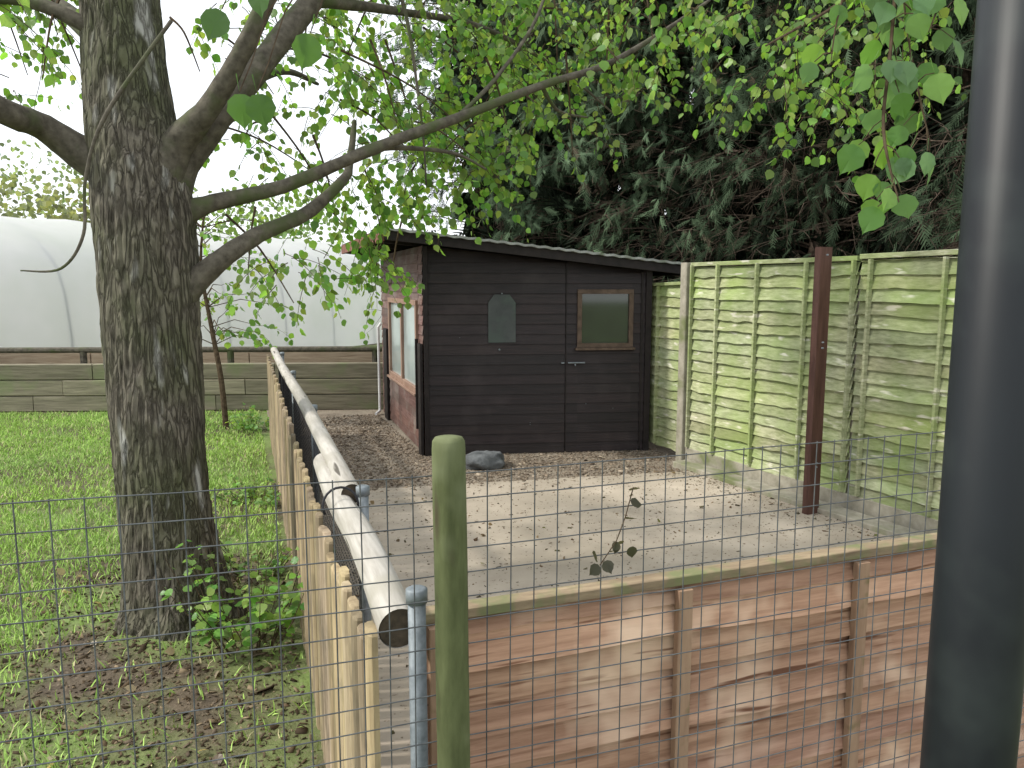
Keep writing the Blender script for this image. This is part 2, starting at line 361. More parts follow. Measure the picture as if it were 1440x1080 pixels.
for k,(p,r) in branches.items():
    P,R=spline(p,r,8)
    br.tube(P,R,16,disp=lambda q,an,t:.12*noise.noise((q.x*14,q.y*14,q.z*14))+.08*noise.noise((q.x*5,q.y*5,q.z*5)))
br.obj('limbs',m_branch,tree,True)
lv=Leaves(); tw=MB()
masses=[
((.9,5.2,3.45),(.55,.7,.45),54,1.05),((1.6,5.2,3.4),(.6,.6,.45),62,1.05),((2.2,5.3,3.45),(.5,.6,.4),44,1.0),
((.7,5.1,2.85),(.35,.5,.25),26,1.15),((1.15,5.0,2.75),(.4,.5,.35),34,1.15),((1.6,5.0,2.75),(.35,.5,.35),26,1.1),
((1.0,5.1,2.3),(.38,.4,.22),24,1.2),((1.45,5.0,2.35),(.3,.4,.22),18,1.1),((.62,4.9,2.2),(.22,.3,.15),10,1.2),
((.35,4.9,1.72),(.28,.3,.16),14,1.2),((.85,5.3,1.95),(.16,.3,.25),14,1.2),((1.0,5.6,1.75),(.12,.25,.2),6,1.15),
((.25,5.2,3.3),(.45,.5,.35),22,1.2),((0,5.0,2.95),(.3,.5,.3),11,1.2),((.3,5.6,2.5),(.35,.4,.25),14,1.2),
((-.9,5.5,3.55),(.6,.6,.35),26,1.1),((-1.4,5.6,3.3),(.5,.6,.35),18,1.1),((-.85,4.6,2.9),(.35,.4,.3),10,1.1),((-1.5,5.2,2.75),(.4,.4,.25),8,1.1),
((2.35,4.7,2.95),(.3,.3,.22),12,1.05),((1.9,4.7,2.65),(.3,.3,.2),10,1.0),((2.75,4.9,3.4),(.5,.5,.35),28,1.0),
((.7,4.5,4.2),(1.3,1.2,.5),32,.95),((2.2,5.2,4.3),(1.0,1.0,.5),24,.95),((-.9,4.8,4.6),(1.2,1.2,.6),12,.95),
]
for c,r,n,bb in masses:
    c=Vector(c)
    for _ in range(n):
        q=rv(); q*=random.random()**.4
        p=c+Vector((q.x*r[0],q.y*r[1],q.z*r[2]+.08))
        d=Vector((random.uniform(-.6,1),random.uniform(-.8,.8),random.uniform(-.6,.3)))
        twig(tw,lv,p,d,random.uniform(.25,.5),random.randint(6,10),.054,droop=1.0,b=bb)
    for _ in range(max(2,n//9)):
        q=rv(); p=c+Vector((q.x*r[0],q.y*r[1],q.z*r[2])); a=c+Vector((random.uniform(-.5,.2),random.uniform(-.3,.2),random.uniform(.2,.6)))
        P,R=spline([a,(a+p)/2+Vector((0,0,.06)),p],[.008,.006,.003],5); tw.tube(P,R,5,cap=False)
tw.obj('twigs',m_twig,tree); lv.obj('leaves',tree)

spr=empty('poplar_branch'); st=MB(); sv=Leaves()
def sprig(pts,leaves,size,r=.003):
    P,R=spline(pts,[r]*(len(pts)-1)+[r*.4],6); st.tube(P,R,5,cap=False)
    for k in range(leaves):
        t=random.uniform(.08,1)**.8; p=P[min(len(P)-1,int(t*(len(P)-1)))]
        side=rv(); s=size*random.uniform(.7,1.15)
        end=p+(side*.75+Vector((0,0,-.3)))*s*1.1
        st.tube([p,(p+end)/2+Vector((0,0,.006)),end],[.0011]*3,4,cap=False)
        cc=random.choice([(.12,.22,.10),(.15,.28,.13),(.11,.24,.06),(.18,.33,.08)])
        sv.add(end,Vector((side.x*.5,side.y*.4,-.85)),Vector((-.4+random.gauss(0,.4),-1+random.gauss(0,.3),random.gauss(.35,.35))),s,cc)
sprig([(1.42,1.5,2.6),(1.33,1.33,2.5),(1.27,1.27,2.36),(1.235,1.24,2.15),(1.22,1.23,2.0),(1.24,1.20,1.86)],34,.052,.0035)
sprig([(1.42,1.5,2.6),(1.45,1.35,2.42),(1.40,1.28,2.30),(1.33,1.24,2.2)],16,.055)
sprig([(1.33,1.33,2.5),(1.2,1.30,2.36),(1.13,1.27,2.22),(1.10,1.25,2.12)],9,.046,.002)
sprig([(1.27,1.27,2.36),(1.32,1.28,2.2),(1.30,1.22,2.06),(1.31,1.2,1.98)],16,.052,.002)
sprig([(1.42,1.5,2.6),(1.36,1.36,2.45),(1.26,1.30,2.38),(1.20,1.28,2.30)],12,.05,.002)
for p,s in (((.14,1.41,2.125),.056),((.02,1.33,2.00),.05),((.045,1.30,1.995),.048),((.00,1.45,2.16),.052),((.06,1.42,2.20),.05),((.47,1.29,2.22),.05),((.52,1.31,2.23),.04)):
    pv_=Vector(p); st.tube([pv_,pv_+Vector((.02,.02,.05)),pv_+Vector((.05,.05,.14)),Vector((.3,1.5,2.5))],[.0012,.0012,.0015,.002],4,cap=False)
    sv.add(pv_,Vector((random.uniform(-.6,.6),0,-1)),Vector((random.gauss(0,.4),-1,random.uniform(0,.9))),s,(.07,.15,.045))
for c,r,n in (((2.05,2.9,2.75),(.35,.3,.22),14),((2.45,2.8,2.6),(.25,.3,.25),14),((1.75,3.0,2.95),(.3,.3,.15),10),((2.7,2.9,2.9),(.4,.4,.3),18),((3.2,3.2,3.0),(.5,.4,.35),18),((3.1,4.2,3.5),(.6,.5,.3),24)):
    for _ in range(n):
        q=rv()*random.random()**.4; p=Vector(c)+Vector((q.x*r[0],q.y*r[1],q.z*r[2]))
        twig(st,sv,p,(random.uniform(-1,.6),random.uniform(-.6,.6),-.2),random.uniform(.2,.4),7,.043,droop=.9,b=1.05,r=.002)
P,R=spline([(3.9,3.4,4.0),(3.2,3.2,3.35),(2.6,2.9,2.95),(2.05,2.7,2.65)],[.02,.014,.009,.004],6); st.tube(P,R,6)
st.obj('shoots',m_twig,spr); sv.obj('leaves',spr)

# ---------------------------------------------------------------- conifers
sv_=[];sf_=[]
def strip(x0,y0,x1,y1,z1,w):
    o=len(sv_); dx=x1-x0;dy=y1-y0;l=math.hypot(dx,dy);px=-dy/l*w;py=dx/l*w
    sv_.extend([(x0-px,y0-py,0),(x0+px,y0+py,0),(x1+px*.3,y1+py*.3,z1),(x1-px*.3,y1-py*.3,z1)]); sf_.append((o,o+1,o+2,o+3))
strip(0,0,0,1.05,-.22,.022)
for i in range(0,6):
    y=.08+i*.15; l=.34*(1.05-.55*i/6)*(1+.25*math.sin(i*4.1))
    for sg in (-1,1):
        yy_=y+(.05 if sg>0 else 0); strip(0,yy_,sg*l*.62,yy_+l*.95,-.16*yy_-.12*l*sg,.028)
con=[((4.5,13.2),2.0),((5.7,11.6),2.0),((6.7,10.0),2.0),((7.2,8.2),2.0),((7.3,6.3),2.0),((7.3,4.4),2.0)]
for ti,((tx,ty),L) in enumerate(con):
    par=empty('conifer_tree'); mb=MB(); Pp=[];D=[];N=[];Sc=[];Cc=[]
    mb.tube([(tx,ty,0),(tx+.05,ty,3),(tx,ty+.05,6),(tx,ty,9.5)],[.2,.16,.11,.03],10)
    ca=math.atan2(-ty,-tx); lowz=2.6 if ti<2 else 3.6
    for _ in range(165):
        z0=.9+7.0*random.random(); az=ca+random.uniform(-1.9,1.9); Ln=L*random.uniform(.75,1.2)*(1 if z0<6 else (10-z0)/4)
        dd=Vector((math.cos(az),math.sin(az),0)); p=Vector((tx,ty,z0)); pts=[p.copy()]; n=8
        for i in range(n):
            t=i/n; v=dd+Vector((0,0,.40-.85*t))+rv()*.15; p=p+v.normalized()*Ln/n; pts.append(p.copy())
        mb.tube(pts,[lerp(.02,.003,i/n) for i in range(n+1)],4,cap=False)
        low=z0<lowz; tone=random.uniform(.65,1.3)
        for k in range(11 if low else 34):
            t=random.uniform(.35 if not low else .5,1.0)**.8; q=pts[min(n,int(t*n))]+rv()*.16
            d=dd*.45+rv()*.55+Vector((0,0,-.6)); s=random.uniform(.13,.30)
            nr=rv()+dd*.6+Vector((0,0,.5))
            Pp.append(tuple(q));D.append(tuple(d));N.append(tuple(nr));Sc.append(s)
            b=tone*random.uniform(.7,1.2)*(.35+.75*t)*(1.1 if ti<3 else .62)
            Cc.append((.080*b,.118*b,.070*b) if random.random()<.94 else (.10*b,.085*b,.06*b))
        if low:
            for k in range(12 if ti>1 else 6):
                q=pts[random.randint(2,n)]; e=q+(rv()+dd*.4+Vector((0,0,-.5)))*random.uniform(.2,.5)
                mb.tube([q,(q+e)/2+rv()*.04,e],[.004,.003,.0015],3,cap=False)
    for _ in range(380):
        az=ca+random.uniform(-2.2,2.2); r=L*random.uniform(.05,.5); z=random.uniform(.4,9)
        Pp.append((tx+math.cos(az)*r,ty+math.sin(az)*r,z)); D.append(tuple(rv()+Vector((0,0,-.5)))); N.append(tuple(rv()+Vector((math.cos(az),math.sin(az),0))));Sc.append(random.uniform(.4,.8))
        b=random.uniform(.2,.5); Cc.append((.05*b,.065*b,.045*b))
    mb.obj('trunk_and_limbs',m_ctwig,par)
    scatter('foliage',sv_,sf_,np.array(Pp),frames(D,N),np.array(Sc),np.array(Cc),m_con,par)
n=3900; t=rng.random(n); path=np.array([(5.0,15.4),(6.6,14.0),(8.8,12),(9.5,8),(9.5,4),(9.6,1)])
seg=(t*5).astype(int).clip(0,4); fr=t*5-seg; bx=path[seg]+(path[seg+1]-path[seg])*fr[:,None]+rng.normal(0,.35,(n,2))
Pp=np.stack([bx[:,0],bx[:,1],rng.uniform(.2,9.5,n)],1); D=rng.normal(0,1,(n,3)); D[:,2]-=.6
N=rng.normal(0,.6,(n,3)); N[:,0]-=.6; N[:,1]-=.9; b=rng.uniform(.3,.8,(n,1))
sw=[(0,0,0),(.3,.25,0),(.38,.6,-.1),(.15,1,-.2),(-.15,1,-.2),(-.38,.6,-.1),(-.3,.25,0)]
scatter('conifer_hedge',sw,[tuple(range(7))],Pp,frames(D,N),rng.uniform(.5,1.0,n),b*np.array([[.036,.047,.034]]),m_con)

# ---------------------------------------------------------------- distant trees on the left
dl=Leaves()
for c,r,n,colr in (((-7.5,27,3.6),(3.2,2,1.5),1500,(.24,.28,.15)),((-3.5,26,3.2),(2.0,1.5,1.5),900,(.25,.27,.14)),((-13,30,5),(4,2,2.5),1200,(.15,.23,.09)),((1.5,30,3.6),(3,2,1.6),1000,(.17,.26,.09)),((-6,33,4.6),(6,1.5,2.2),1100,(.20,.27,.15))):
    for _ in range(n):
        q=rv()*random.random()**.33; b=random.uniform(.5,1.3)
        dl.add((c[0]+q.x*r[0],c[1]+q.y*r[1],c[2]+q.z*r[2]+.5*noise.noise((q.x*3,q.y*3,q.z*3))),rv()+Vector((0,0,-.4)),rv(),.17,tuple(x*b for x in colr))
dl.obj('distant_trees')

# ---------------------------------------------------------------- polytunnel
pt=empty('polytunnel'); ax=Vector((12.3,13.2,0)).normalized(); pn=Vector((ax.y,-ax.x,0)); c0=Vector((-4.3,17.8,0))-ax*14
mb=MB(); rib=MB(); vs=[]; NL=72; NA=22; Wd=2.9; Ht=3.05
def arch(k,dw=0,dz=0):
    a=math.pi*k/NA; return pn*math.cos(a)*(Wd-dw)+Vector((0,0,(Ht-.9-dz)*max(0,math.sin(a))**.8+.9*min(1,math.sin(a)*3)))
for i in range(NL+1):
    t=i/NL; c=c0+ax*(34*t); sg=.05*abs(math.sin(t*math.pi*18))
    for k in range(NA+1): vs.append(c+arch(k,sg,sg))
mb.add(vs,[(i*(NA+1)+k,i*(NA+1)+k+1,(i+1)*(NA+1)+k+1,(i+1)*(NA+1)+k) for i in range(NL) for k in range(NA)]); mb.obj('cover',m_poly,pt,True)
for i in range(0,19):
    c=c0+ax*(34*i/18.); rib.tube([c+arch(k,.03,.03) for k in range(NA+1)],.025,6)
rib.obj('hoops',m_galv,pt,True)

# ---------------------------------------------------------------- sleeper wall & rail
sw_=empty('sleeper_wall'); mb=MB(); d=Vector((-4.74,1.45,0)).normalized(); A=Vector((2.0,10.35,0))
for r in range(3):
    x=-.4*r
    while x<13:
        c=random.uniform(.7,1.25); q0=A+d*max(0,x+.006); q1=A+d*(x+2.4-.006); off=Vector((0,0,.11+.215*r))+Vector((d.y,-d.x,0))*random.uniform(-.008,.008)
        mb.box(q0+off,q1+off,.11,.205,c=c); x+=2.4
mb.obj('sleepers',m_sleeper,sw_)
mb=MB()
back=Vector((d.y,-d.x,0))
if back.y<0: back=-back
mb.tube([A+back*.35+Vector((0,0,.80)),A+d*6+back*.35+Vector((0,0,.80)),A+d*13+back*.35+Vector((0,0,.82))],.04,10); 
for i in range(7): 
    q=A+d*(i*2.0+.3)+back*.35; mb.tube([q,q+Vector((0,0,.78))],.045,8)
mb.obj('rail',m_branch,sw_)
bw=empty('timber_edging'); m1=MB()
for k in range(3):
    for j in range(6): m1.box(A+back*1.6+d*(j*2.4+.01)+Vector((0,0,.12+.22*k)),A+back*1.6+d*(j*2.4+2.39)+Vector((0,0,.12+.22*k)),.08,.205,c=random.uniform(.7,1.2))
m1.obj('boards',m_tan,bw)

# ---------------------------------------------------------------- lap boards
def lap(mb,p0,p1,nrm,z0,zt0,zt1,row,lip,wav=0,over=.02,seed=0,var=.2,step=.04):
    p0=Vector((*p0,0));p1=Vector((*p1,0));nrm=Vector((*nrm,0)).normalized(); Ln=(p1-p0).length; n=max(2,int(Ln/step)) if wav else 8
    rows=int((max(zt0,zt1)-z0)/row)+1
    for r in range(rows):
        c=1+random.uniform(-var,var); cc=(c*random.uniform(.96,1.04),c,c*random.uniform(.94,1.04)); amp=random.uniform(.5,1.4)
        vs=[]
        for i in range(n+1):
            t=i/n; zt=lerp(zt0,zt1,t); q=p0.lerp(p1,t)
            wv=amp*wav*(noise.noise((t*Ln*2.3,r*7.3+seed,0))*1.6+noise.noise((t*Ln*9,r*3.1+seed,5))*.8) if wav else 0
            zb=min(z0+r*row-over+wv,zt); ztp=min(z0+(r+1)*row+.004,zt)
            if r==0: zb=max(zb,z0-.03)
            li=lip*(1+.35*noise.noise((t*Ln*1.5,r*2.2+seed,9)) if wav else 1)
            vs+=[q+Vector((0,0,ztp))+nrm*.001,q+nrm*li+Vector((0,0,zb)),q+nrm*.0008+Vector((0,0,zb+.0))]
        mb.add(vs,[f for i in range(n) for f in ((i*3,i*3+1,i*3+4,i*3+3),(i*3+1,i*3+2,i*3+5,i*3+4))],cc)

# ---------------------------------------------------------------- right-hand waney fence
rf=empty('wooden_fence'); mb=MB(); bt=MB()
segs=[(6.20,4.40,1.885,1.89),(4.38,2.55,1.90,1.92),(2.53,.7,1.92,1.92)]
nrmf=(-1,-.12)
for i,(y0,y1,a,b_) in enumerate(segs):
    lap(mb,(fx(y0),y0),(fx(y1),y1),nrmf,.17,a-.03,b_-.03,.095,.031,wav=.013,seed=i*31,var=.25,step=.03)
    bt.box((fx(y0)-.012,y0,a-.005),(fx(y1)-.012,y1,b_-.005),.05,.035)
for y in (6.17,5.83,5.36,4.85,4.42,4.28,3.73,3.15,2.6,2.0,1.4): bt.box((fx(y)-.040,y,.17),(fx(y)-.040,y,1.875),.034,.022,up=(0,1,0),c=random.uniform(.9,1.2))
lap(mb,(3.99,8.0),(4.0,6.34),(-1,0),.1,1.66,1.70,.10,.028,wav=.014,seed=99,var=.2,step=.03)
bt.box((3.98,6.34,1.71),(3.97,8,1.67),.05,.03); bt.box((3.965,6.75,.1),(3.965,6.75,1.68),.038,.024,up=(0,1,0))
mb.obj('boards',m_fence,rf); bt.obj('battens',m_fence,rf)
mb=MB(); mb.box((3.99,6.27,0),(3.99,6.27,1.90),.10,.10,up=(0,1,0)); mb.box((fx(4.39)+.03,4.39,0),(fx(4.39)+.03,4.39,1.8),.05,.06,up=(0,1,0))
mb.box((fx(6.2)-.01,6.2,.08),(fx(1)-.01,1,.08),.05,.16)
mb.obj('concrete_post_and_gravel_board',m_conc,rf)
kb=MB(); kb.box((fx(6.1)-.16,6.1,.03),(fx(1.65)-.16,1.65,.03),.18,.07); kb.obj('concrete_kerb',m_conc)
bp=MB(); bp.box((3.93,4.44,0),(3.93,4.44,1.96),.055,.12,up=(1,0.15,0)); bpo=bp.obj('brown_post',m_bpost)
bp=MB()
for z in (1.29,1.25,.42,.39,1.9): bp.tube([(3.895,4.36,z),(3.893,4.365,z+.0001+.002),(3.89,4.35,z+.004)],.006,6)
s_=bp.obj('screws',m_galv,bpo)

# ---------------------------------------------------------------- shed
sh=empty('garden_shed')
A=Vector((1.72,7.36,0)); B=Vector((3.94,6.85,0)); D=Vector((1.80,10.05,0)); C=Vector((4.0,9.6,0))
fd=(B-A).normalized(); fn=Vector((fd.y,-fd.x,0)); ld=(D-A).normalized(); ln=Vector((-ld.y,ld.x,0))
def F(dd,z,o=0): return A+fd*dd+fn*o+Vector((0,0,z))
def Lw(dd,z,o=0): return A+ld*dd+ln*o+Vector((0,0,z))
FL=(B-A).length
mb=MB()
def ft(dd): return lerp(2.07,1.83,dd/FL)
def fl_(a,b_,z0,z1,z2): lap(mb,(A+fd*a).xy,(A+fd*b_).xy,fn.xy,z0,z1,z2,.10,.018,seed=1,var=.3)
fl_(0,1.40,.03,ft(0),ft(1.4)); fl_(1.415,1.53,.03,ft(1.4),ft(1.53)); fl_(2.08,2.17,.03,ft(2.08),ft(2.17))
fl_(1.53,2.08,.03,1.08,1.08); fl_(1.53,2.08,1.63,ft(1.53),ft(2.08)); fl_(2.19,FL,.03,ft(2.19),ft(FL))
lap(mb,B.xy,C.xy,(1,0),.03,1.83,1.83,.098,.012); lap(mb,C.xy,D.xy,(0,1),.03,1.83,2.07,.098,.012)
mb.obj('front_boards',m_shed,sh)
mb=MB(); W0,W1=.22,1.98
lap(mb,A.xy,(A+ld*W0).xy,ln.xy,.05,2.07,2.07,.098,.016); lap(mb,(A+ld*W1).xy,D.xy,ln.xy,.05,2.07,2.07,.098,.016)
lap(mb,(A+ld*W0).xy,(A+ld*W1).xy,ln.xy,.05,.60,.60,.098,.016); lap(mb,(A+ld*W0).xy,(A+ld*W1).xy,ln.xy,1.54,2.07,2.07,.098,.016)
mb.obj('side_boards',m_shedl,sh)
mb=MB()
def quad(a,b,c,d): mb.add([a,b,c,d],[(0,1,2,3)])
i_=-.03
for a_,b_2,z0_,z1a,z1b in ((0,1.53,0,ft(0),ft(1.53)),(2.08,FL,0,ft(2.08),ft(FL)),(1.53,2.08,0,1.08,1.08),(1.53,2.08,1.64,ft(1.53),ft(2.08))):
    quad(F(a_,z0_,i_),F(b_2,z0_,i_),F(b_2,z1b,i_),F(a_,z1a,i_))
mb.obj('lining',m_black,sh)
mb=MB()
mb.box(F(.02,0,.022),F(.02,2.06,.022),.045,.03,up=fn); mb.box(F(FL-.03,0,.022),F(FL-.03,1.83,.022),.06,.03,up=fn)
mb.box(F(1.41,.02,.006),F(1.41,ft(1.41)-.02,.006),.012,.02,up=fn,c=.5)
mb.box(F(2.18,.02,.012),F(2.18,ft(2.18)-.02,.012),.02,.024,up=fn)
mb.box(Lw(.06,.0,.03),Lw(.06,1.12,.03),.13,.03,up=ln); mb.box(Lw(.16,.25,.045),Lw(.16,1.16,.045),.03,.03,up=ln)
mb.box(Lw(2.25,.0,.03),Lw(2.25,1.15,.03),.25,.03,up=ln)
mb.obj('trims',m_black,sh)
def window(ax_,a,b_,z0,z1,fw,mat,gm,mull=(),o=.02,nm='window'):
    up=fn if ax_ is F else ln
    m=MB()
    m.box(ax_(a,z0+fw/2,o),ax_(b_,z0+fw/2,o),fw*.7,fw,up=(0,0,1)); m.box(ax_(a,z1-fw/2,o),ax_(b_,z1-fw/2,o),fw*.7,fw)
    for x in [a+fw/2,b_-fw/2]+list(mull): m.box(ax_(x,z0+fw,o),ax_(x,z1-fw,o),fw,fw*.7,up=up)
    m.box(ax_(a-.02,z0-.012,o+.012),ax_(b_+.02,z0-.012,o+.012),fw*1.2,.024)
    m.obj(nm+'_frame',mat,sh)
    g_=MB(); g_.add([ax_(a+.01,z0+.01,o-.012),ax_(b_-.01,z0+.01,o-.012),ax_(b_-.01,z1-.01,o-.012),ax_(a+.01,z1-.01,o-.012)],[(0,1,2,3)]); g_.obj(nm+'_glass',gm,sh)
window(F,1.52,2.09,1.07,1.65,.045,m_framed,m_glass,nm='door_window')
window(Lw,W0,W1,.60,1.54,.055,m_frame,m_glassl,mull=(1.1,),nm='side_window')
mb=MB(); o0,o1=.018,.030
pl=[(.63,1.13),(.90,1.13),(.90,1.52),(.84,1.60),(.69,1.60),(.63,1.52)]
mb.add([F(x,z,o0) for x,z in pl]+[F(x,z,o1) for x,z in pl],[tuple(range(6,12))]+[(i,(i+1)%6,6+(i+1)%6,6+i) for i in range(6)]); mb.obj('slate_plaque',m_plaque,sh)
mb=MB(); mb.tube([F(.765,1.61,.0),F(.765,1.61,.04)],.007,8); mb.obj('plaque_hook',m_galv,sh)
mb=MB(); mb.box(F(1.43,.92,.026),F(1.60,.92,.026),.03,.012); mb.tube([F(1.44,.92,.037),F(1.58,.92,.037)],.007,8); mb.box(F(1.36,.92,.024),F(1.39,.92,.024),.045,.012)
mb.tube([F(1.5,.91,.037),F(1.5,.89,.047)],.006,6); mb.tube([F(.74,1.06,0),F(.74,1.06,.04)],.009,8)
for x,z in ((1.05,.30),(.35,1.18),(1.05,.32),(1.62,.5),(1.9,.45),(.72,1.25)): mb.tube([F(x,z,.005),F(x,z,.018)],.0035,6)
mb.obj('latch_and_screws',m_galv,sh)
R=[Vector((1.30,7.10,2.17)),Vector((4.27,6.62,1.85)),Vector((4.4,10.2,1.85)),Vector((1.36,10.5,2.17))]
mb=MB(); NX=90; vs=[];
for z_ in (0,1):
    for j in (0,1):
        for i in range(NX+1):
            t=i/NX; q=(R[0] if j==0 else R[3]).lerp(R[1] if j==0 else R[2],t); vs.append(q+Vector((0,-.03 if j==0 else 0,.048+.005*math.sin(i*1.57) - .022*z_)))
nx=NX+1
mb.add(vs,[(i,i+1,nx+i+1,nx+i) for i in range(NX)]+[(2*nx+i+1,2*nx+i,3*nx+i,3*nx+i+1) for i in range(NX)]+[(2*nx+i,2*nx+i+1,i+1,i) for i in range(NX)])
mb.obj('roof_sheet',m_roofm,sh)
mb=MB(); u=Vector((0,0,-.02))
mb.box(R[0]+u+Vector((.01,.03,0)),R[1]+u+Vector((0,.03,0)),.03,.085)
mb.box(R[3]+u-Vector((0,.03,0)),R[2]+u-Vector((0,.03,0)),.03,.085); mb.box(R[1]+u+Vector((-.02,.06,0)),R[2]+u+Vector((-.02,-.06,0)),.03,.085)
for y in (.25,.5,.75): mb.box(R[0].lerp(R[3],y),R[1].lerp(R[2],y),.05,.07)
mb.obj('roof_frame',m_black,sh)
mb=MB(); mb.box(R[0]+u+Vector((.0,.06,0)),R[3]+u+Vector((.0,-.06,0)),.03,.11); mb.obj('roof_side_fascia',m_roofred,sh)
mb=MB(); mb.tube([Lw(2.62,.05,.07),Lw(2.62,1.15,.07),Lw(2.62,1.2,.03)],.018,10); mb.tube([Lw(2.62,.05,.07),Lw(2.5,.03,.14)],.018,10); mb.obj('white_downpipe',m_white,sh)

# rock
mb=MB(); bm_v=[];N1,N2=24,36
for i in range(N1+1):
    for k in range(N2):
        a=math.pi*i/N1; e=2*math.pi*k/N2; v=Vector((math.sin(a)*math.cos(e),math.sin(a)*math.sin(e),math.cos(a)))
        r=1+.25*noise.noise(v*1.7)+.10*noise.noise(v*5)
        zz=v.z*r; zz=min(zz,.72+.12*noise.noise((v.x*3,v.y*3,0)))
        bm_v.append((2.14+v.x*r*.21,6.72+v.y*r*.16,.05+zz*.12))
mb.add(bm_v,[(i*N2+k,(i+1)*N2+k,(i+1)*N2+(k+1)%N2,i*N2+(k+1)%N2) for i in range(N1) for k in range(N2)]); mb.obj('grey_rock',m_rock,None,True)

# ---------------------------------------------------------------- picket fence with log rail
pf=empty('picket_fence'); mb=MB(); y=1.475
while y<8.85:
    wd=random.uniform(.058,.085); t=(y-1.47)/7.4; x=lerp(.235,.32,t)+random.uniform(-.006,.006)
    top=(1.0-.10*min(1,(y-1.4)/1.2) if y<2.6 else lerp(.90,.93,t))+random.uniform(-.04,.02); lean=random.gauss(0,.006)
    prof=[(0,-wd/2),(-.012,-wd/2+.001),(-.019,-wd/2+.009),(-.021,-wd*.15),(-.021,wd*.2),(-.019,wd/2-.009),(-.012,wd/2-.001),(0,wd/2)]
    vs=[]; K=7
    zs=[0,top*.5,top-.02,top-.006,top]; scs=[1,1,1,.97,.86]
    for z,s_c in zip(zs,scs):
        for px_,py_ in prof: vs.append((x+px_*s_c,y+wd/2+py_*s_c+lean*z,z))
        vs.append((x+.004,y+wd/2+lean*z,z))
    m_=K+2; fs=[(i*m_+k,i*m_+(k+1)%m_,(i+1)*m_+(k+1)%m_,(i+1)*m_+k) for i in range(4) for k in range(m_)]+[tuple(range(4*m_,5*m_))]
    c=random.uniform(.6,1.15); mb.add(vs,fs,(c,c*random.uniform(.95,1.02),c*random.uniform(.85,1.05))); y+=wd+random.uniform(.004,.014)
mb.obj('pickets',m_picket,pf)
def wob(q,an,t): return .05*noise.noise((q.x*10,q.y*2,q.z*10))
def logp(p,q,r0,r1,nm):
    P,R_=spline([p,Vector(p).lerp(Vector(q),.33)+Vector((.006,0,.005)),Vector(p).lerp(Vector(q),.66)+Vector((-.005,0,-.004)),q],[r0,lerp(r0,r1,.4),lerp(r0,r1,.7),r1],8)
    m=MB(); m.tube(P,R_,28,disp=wob,cap=False); m.obj(nm,m_log,pf,True)
    m=MB(); dd=(Vector(q)-Vector(p)).normalized()
    m.tube([Vector(p)+dd*.004,Vector(p)+dd*.03],r0*.985,28); m.obj(nm+'_end',m_logend,pf)
logp((.285,1.47,1.008),(.305,3.1,.99),.042,.039,'log_rail_near')
logp((.322,2.42,1.035),(.375,8.8,.985),.033,.036,'log_rail_far')
mb=MB()
for y,zt in ((1.445,1.10),(2.40,1.065),(4.25,1.05),(6.1,1.04),(7.95,1.03)):
    x=.315 if y<2 else lerp(.355,.415,(y-2.4)/5.5); r=.018
    mb.tube([(x,y,0),(x,y,zt-.006)],r,18); mb.tube([(x,y,zt-.03),(x,y,zt-.003),(x,y,zt)],[r*1.22,r*1.22,r*.9],18)
mb.obj('steel_posts',m_galv,pf,True)
mb=MB()
mb.tube([(.28+.054*math.cos(a),2.36+.01*math.sin(a),1.02+.054*math.sin(a)) for a in np.linspace(-.3,3.6,14)],.004,6); mb.obj('strap',m_net,pf,True)
mb=MB()
for i in range(int(6.4/.03)):
    y=2.4+i*.03; x=lerp(.345,.41,(y-2.4)/6.4); mb.tube([(x,y,.3),(x+.004,y,.98)],.0011,3,cap=False)
for k in range(23):
    z=.3+k*.03; mb.tube([(lerp(.345,.41,j/16),2.4+6.4*j/16,z+.003*math.sin(j)) for j in range(17)],.0011,3,cap=False)
mb.obj('netting',m_net,pf)

# ---------------------------------------------------------------- front low panel fence
pp=empty('low_panel_fence'); mb=MB()
lap(mb,(.335,1.60),(2.9,1.585),(0,-1),0.02,.955,.965,.083,.024,wav=.007,seed=200,var=.28,step=.02)
mb.obj('boards',m_pinkpanel,pp)
bk=MB(); bk.add([(.335,1.606,0),(2.9,1.592,0),(2.9,1.592,.95),(.335,1.606,.95)],[(0,1,2,3)]); bk.obj('backing_boards',m_pinkpanel,pp)
mb=MB()
for x in (.385,1.01,1.565,2.15,2.8): mb.box((x,1.562,.02),(x,1.562,.955),.04,.022,up=(0,1,0))
mb.obj('battens',m_batten,pp)
mb=MB(); 
mb.box((.34,1.592,.972),(2.9,1.577,.982),.045,.024); mb.obj('cap_rail',m_mossrail,pp)

mb=MB(); P,R_=spline([(.368,1.36,0),(.366,1.362,.7),(.363,1.365,1.395)],[.0335,.0325,.0315],8)
P+= [Vector((.363,1.365,1.410)),Vector((.363,1.365,1.417)),Vector((.363,1.365,1.419))]; R_+=[.0305,.026,.014]
mb.tube(P,R_,32,disp=lambda q,an,t:.04*noise.noise((q.x*60,q.y*60,q.z*4))); mb.obj('green_wooden_post',m_gpost,None,True)
mb=MB(); mb.tube([(.705,.546,-.05),(.705,.546,1.0),(.707,.546,3.2)],.043,48); mb.tube([(.705,.546,0),(.705,.546,.012)],.09,32); mb.obj('dark_steel_post',m_pipe,None,True)

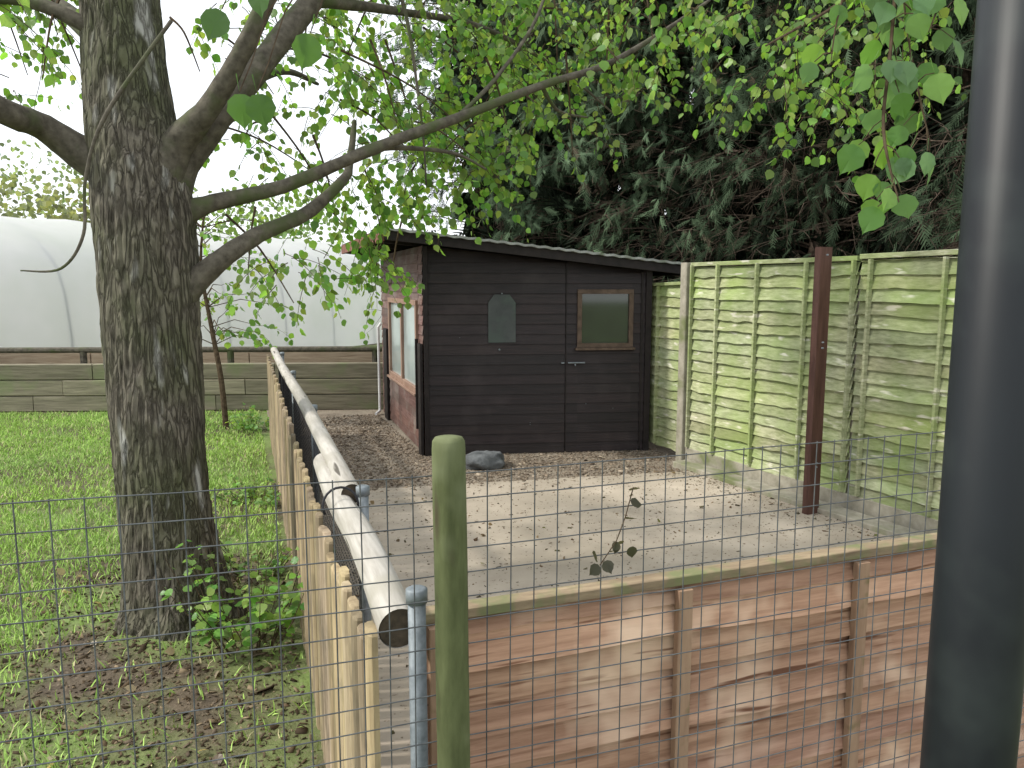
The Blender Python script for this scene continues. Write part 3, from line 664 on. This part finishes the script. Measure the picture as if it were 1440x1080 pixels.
# weld mesh
mb=MB(); Ym=1.40
def my(x,z): return Ym+.012*noise.noise((x*1.3,z*1.5,4))
def mz(x): return 1.352-.012*(x+.5)/1.5-.006*math.sin((x+.3)*2)
x=-1.9
while x<2.6:
    zt=mz(x)+.003; mb.tube([(x+.004*noise.noise((x*3,z,0)),my(x,z),z) for z in np.linspace(.0,zt,9)],.0014,5,cap=False,c=random.uniform(.8,1.2)); x+=.05
k=0
while k*.05<1.33:
    mb.tube([(xx_,my(xx_,mz(xx_)-k*.05)-.0025,mz(xx_)-k*.05+.002*noise.noise((xx_*5,k,0))) for xx_ in np.arange(-1.9,2.62,.1)],.0014,5,cap=False); k+=1
mb.obj('wire_mesh_fence',m_wire,None,True)

# ---------------------------------------------------------------- small plants
def plant(name,c,r,h,n,size,b=1.0):
    par=empty(name); m=MB(); l=Leaves()
    for _ in range(n):
        a=random.uniform(0,6.28); rr=r*random.random()**.5; p=Vector((c[0]+rr*math.cos(a)*.5,c[1]+rr*math.sin(a)*.5,0)); hh=h*random.uniform(.45,1)
        top=p+Vector((math.cos(a)*rr*.7,math.sin(a)*rr*.7,hh)); m.tube([p,(p+top)/2+rv()*.02,top],[.003,.0025,.0015],4,cap=False)
        for i in range(9):
            t=random.uniform(.25,1); q=p.lerp(top,t); s=rv(); s.z=abs(s.z)*.2
            l.add(q+s*size*.3,(s.x,s.y,-.15),(random.gauss(0,.3),random.gauss(0,.3)-.2,1),size*random.uniform(.5,1.1)*(1.2-t*.5),tuple(x*b for x in leafcol(.9)))
    m.obj('stems',m_twig,par); l.obj('leaves',par)
plant('nettle_plant',(.0,3.72),.34,.5,38,.055,1.35)
plant('nettle_plant',(.06,4.6),.25,.3,14,.05,1.2)
plant('weed_plant',(.08,6.2),.3,.18,22,.05,1.3)
plant('weed_plant',(.14,9.3),.3,.32,24,.06,1.3)
plant('weed_plant',(-.9,2.2),.25,.09,10,.04)
sp=empty('sapling_tree'); m=MB(); l=Leaves()
P,R=spline([(-.17,9.6,0),(-.2,9.62,.6),(-.28,9.7,1.2),(-.36,9.75,1.9),(-.3,9.7,2.5)],[.035,.03,.025,.018,.008],6); m.tube(P,R,8)
for _ in range(46):
    q=P[random.randint(10,len(P)-1)]; d=rv(); d.z=abs(d.z)*.3; e=q+d*random.uniform(.2,.9)
    m.tube([q,(q+e)/2+Vector((0,0,.08)),e],[.008,.006,.003],4,cap=False); twig(m,l,e,d,random.uniform(.3,.5),7,.075,droop=1.0,b=1.15)
m.obj('stem',m_twig,sp); l.obj('leaves',sp)
dt=empty('dried_leaf_twig'); m=MB(); l=Leaves()
pts=[(.765,1.385,1.28),(.745,1.38,1.22),(.725,1.38,1.17),(.69,1.385,1.12)]
m.tube(pts,[.0012]*4,4)
for p in pts+[(.71,1.38,1.15),(.70,1.383,1.13),(.74,1.38,1.17),(.76,1.38,1.155),(.68,1.385,1.15),(.755,1.38,1.25)]:
    l.add(p,rv()+Vector((0,0,-.8)),rv()+Vector((0,-.6,0)),random.uniform(.018,.03),(.06,.06,.04))
m.obj('stem',m_twig,dt); l.obj('leaves',dt)
fl=Leaves()
for _ in range(60): fl.add((random.uniform(-2.2,.1),random.uniform(1.8,5.2),.02),rv()+Vector((0,0,-.1)),(random.gauss(0,.4),random.gauss(0,.4),1),random.uniform(.03,.055),random.choice([(.35,.28,.18),(.22,.16,.09),(.4,.34,.24),(.14,.10,.06)]))
for _ in range(40): 
    y=random.uniform(1.8,6); fl.add((random.uniform(.5,4),y,.035),rv()+Vector((0,0,-.05)),(random.gauss(0,.4),random.gauss(0,.4),1),random.uniform(.025,.04),random.choice([(.22,.16,.09),(.14,.10,.06),(.16,.17,.06)]))
fl.obj('fallen_leaves')
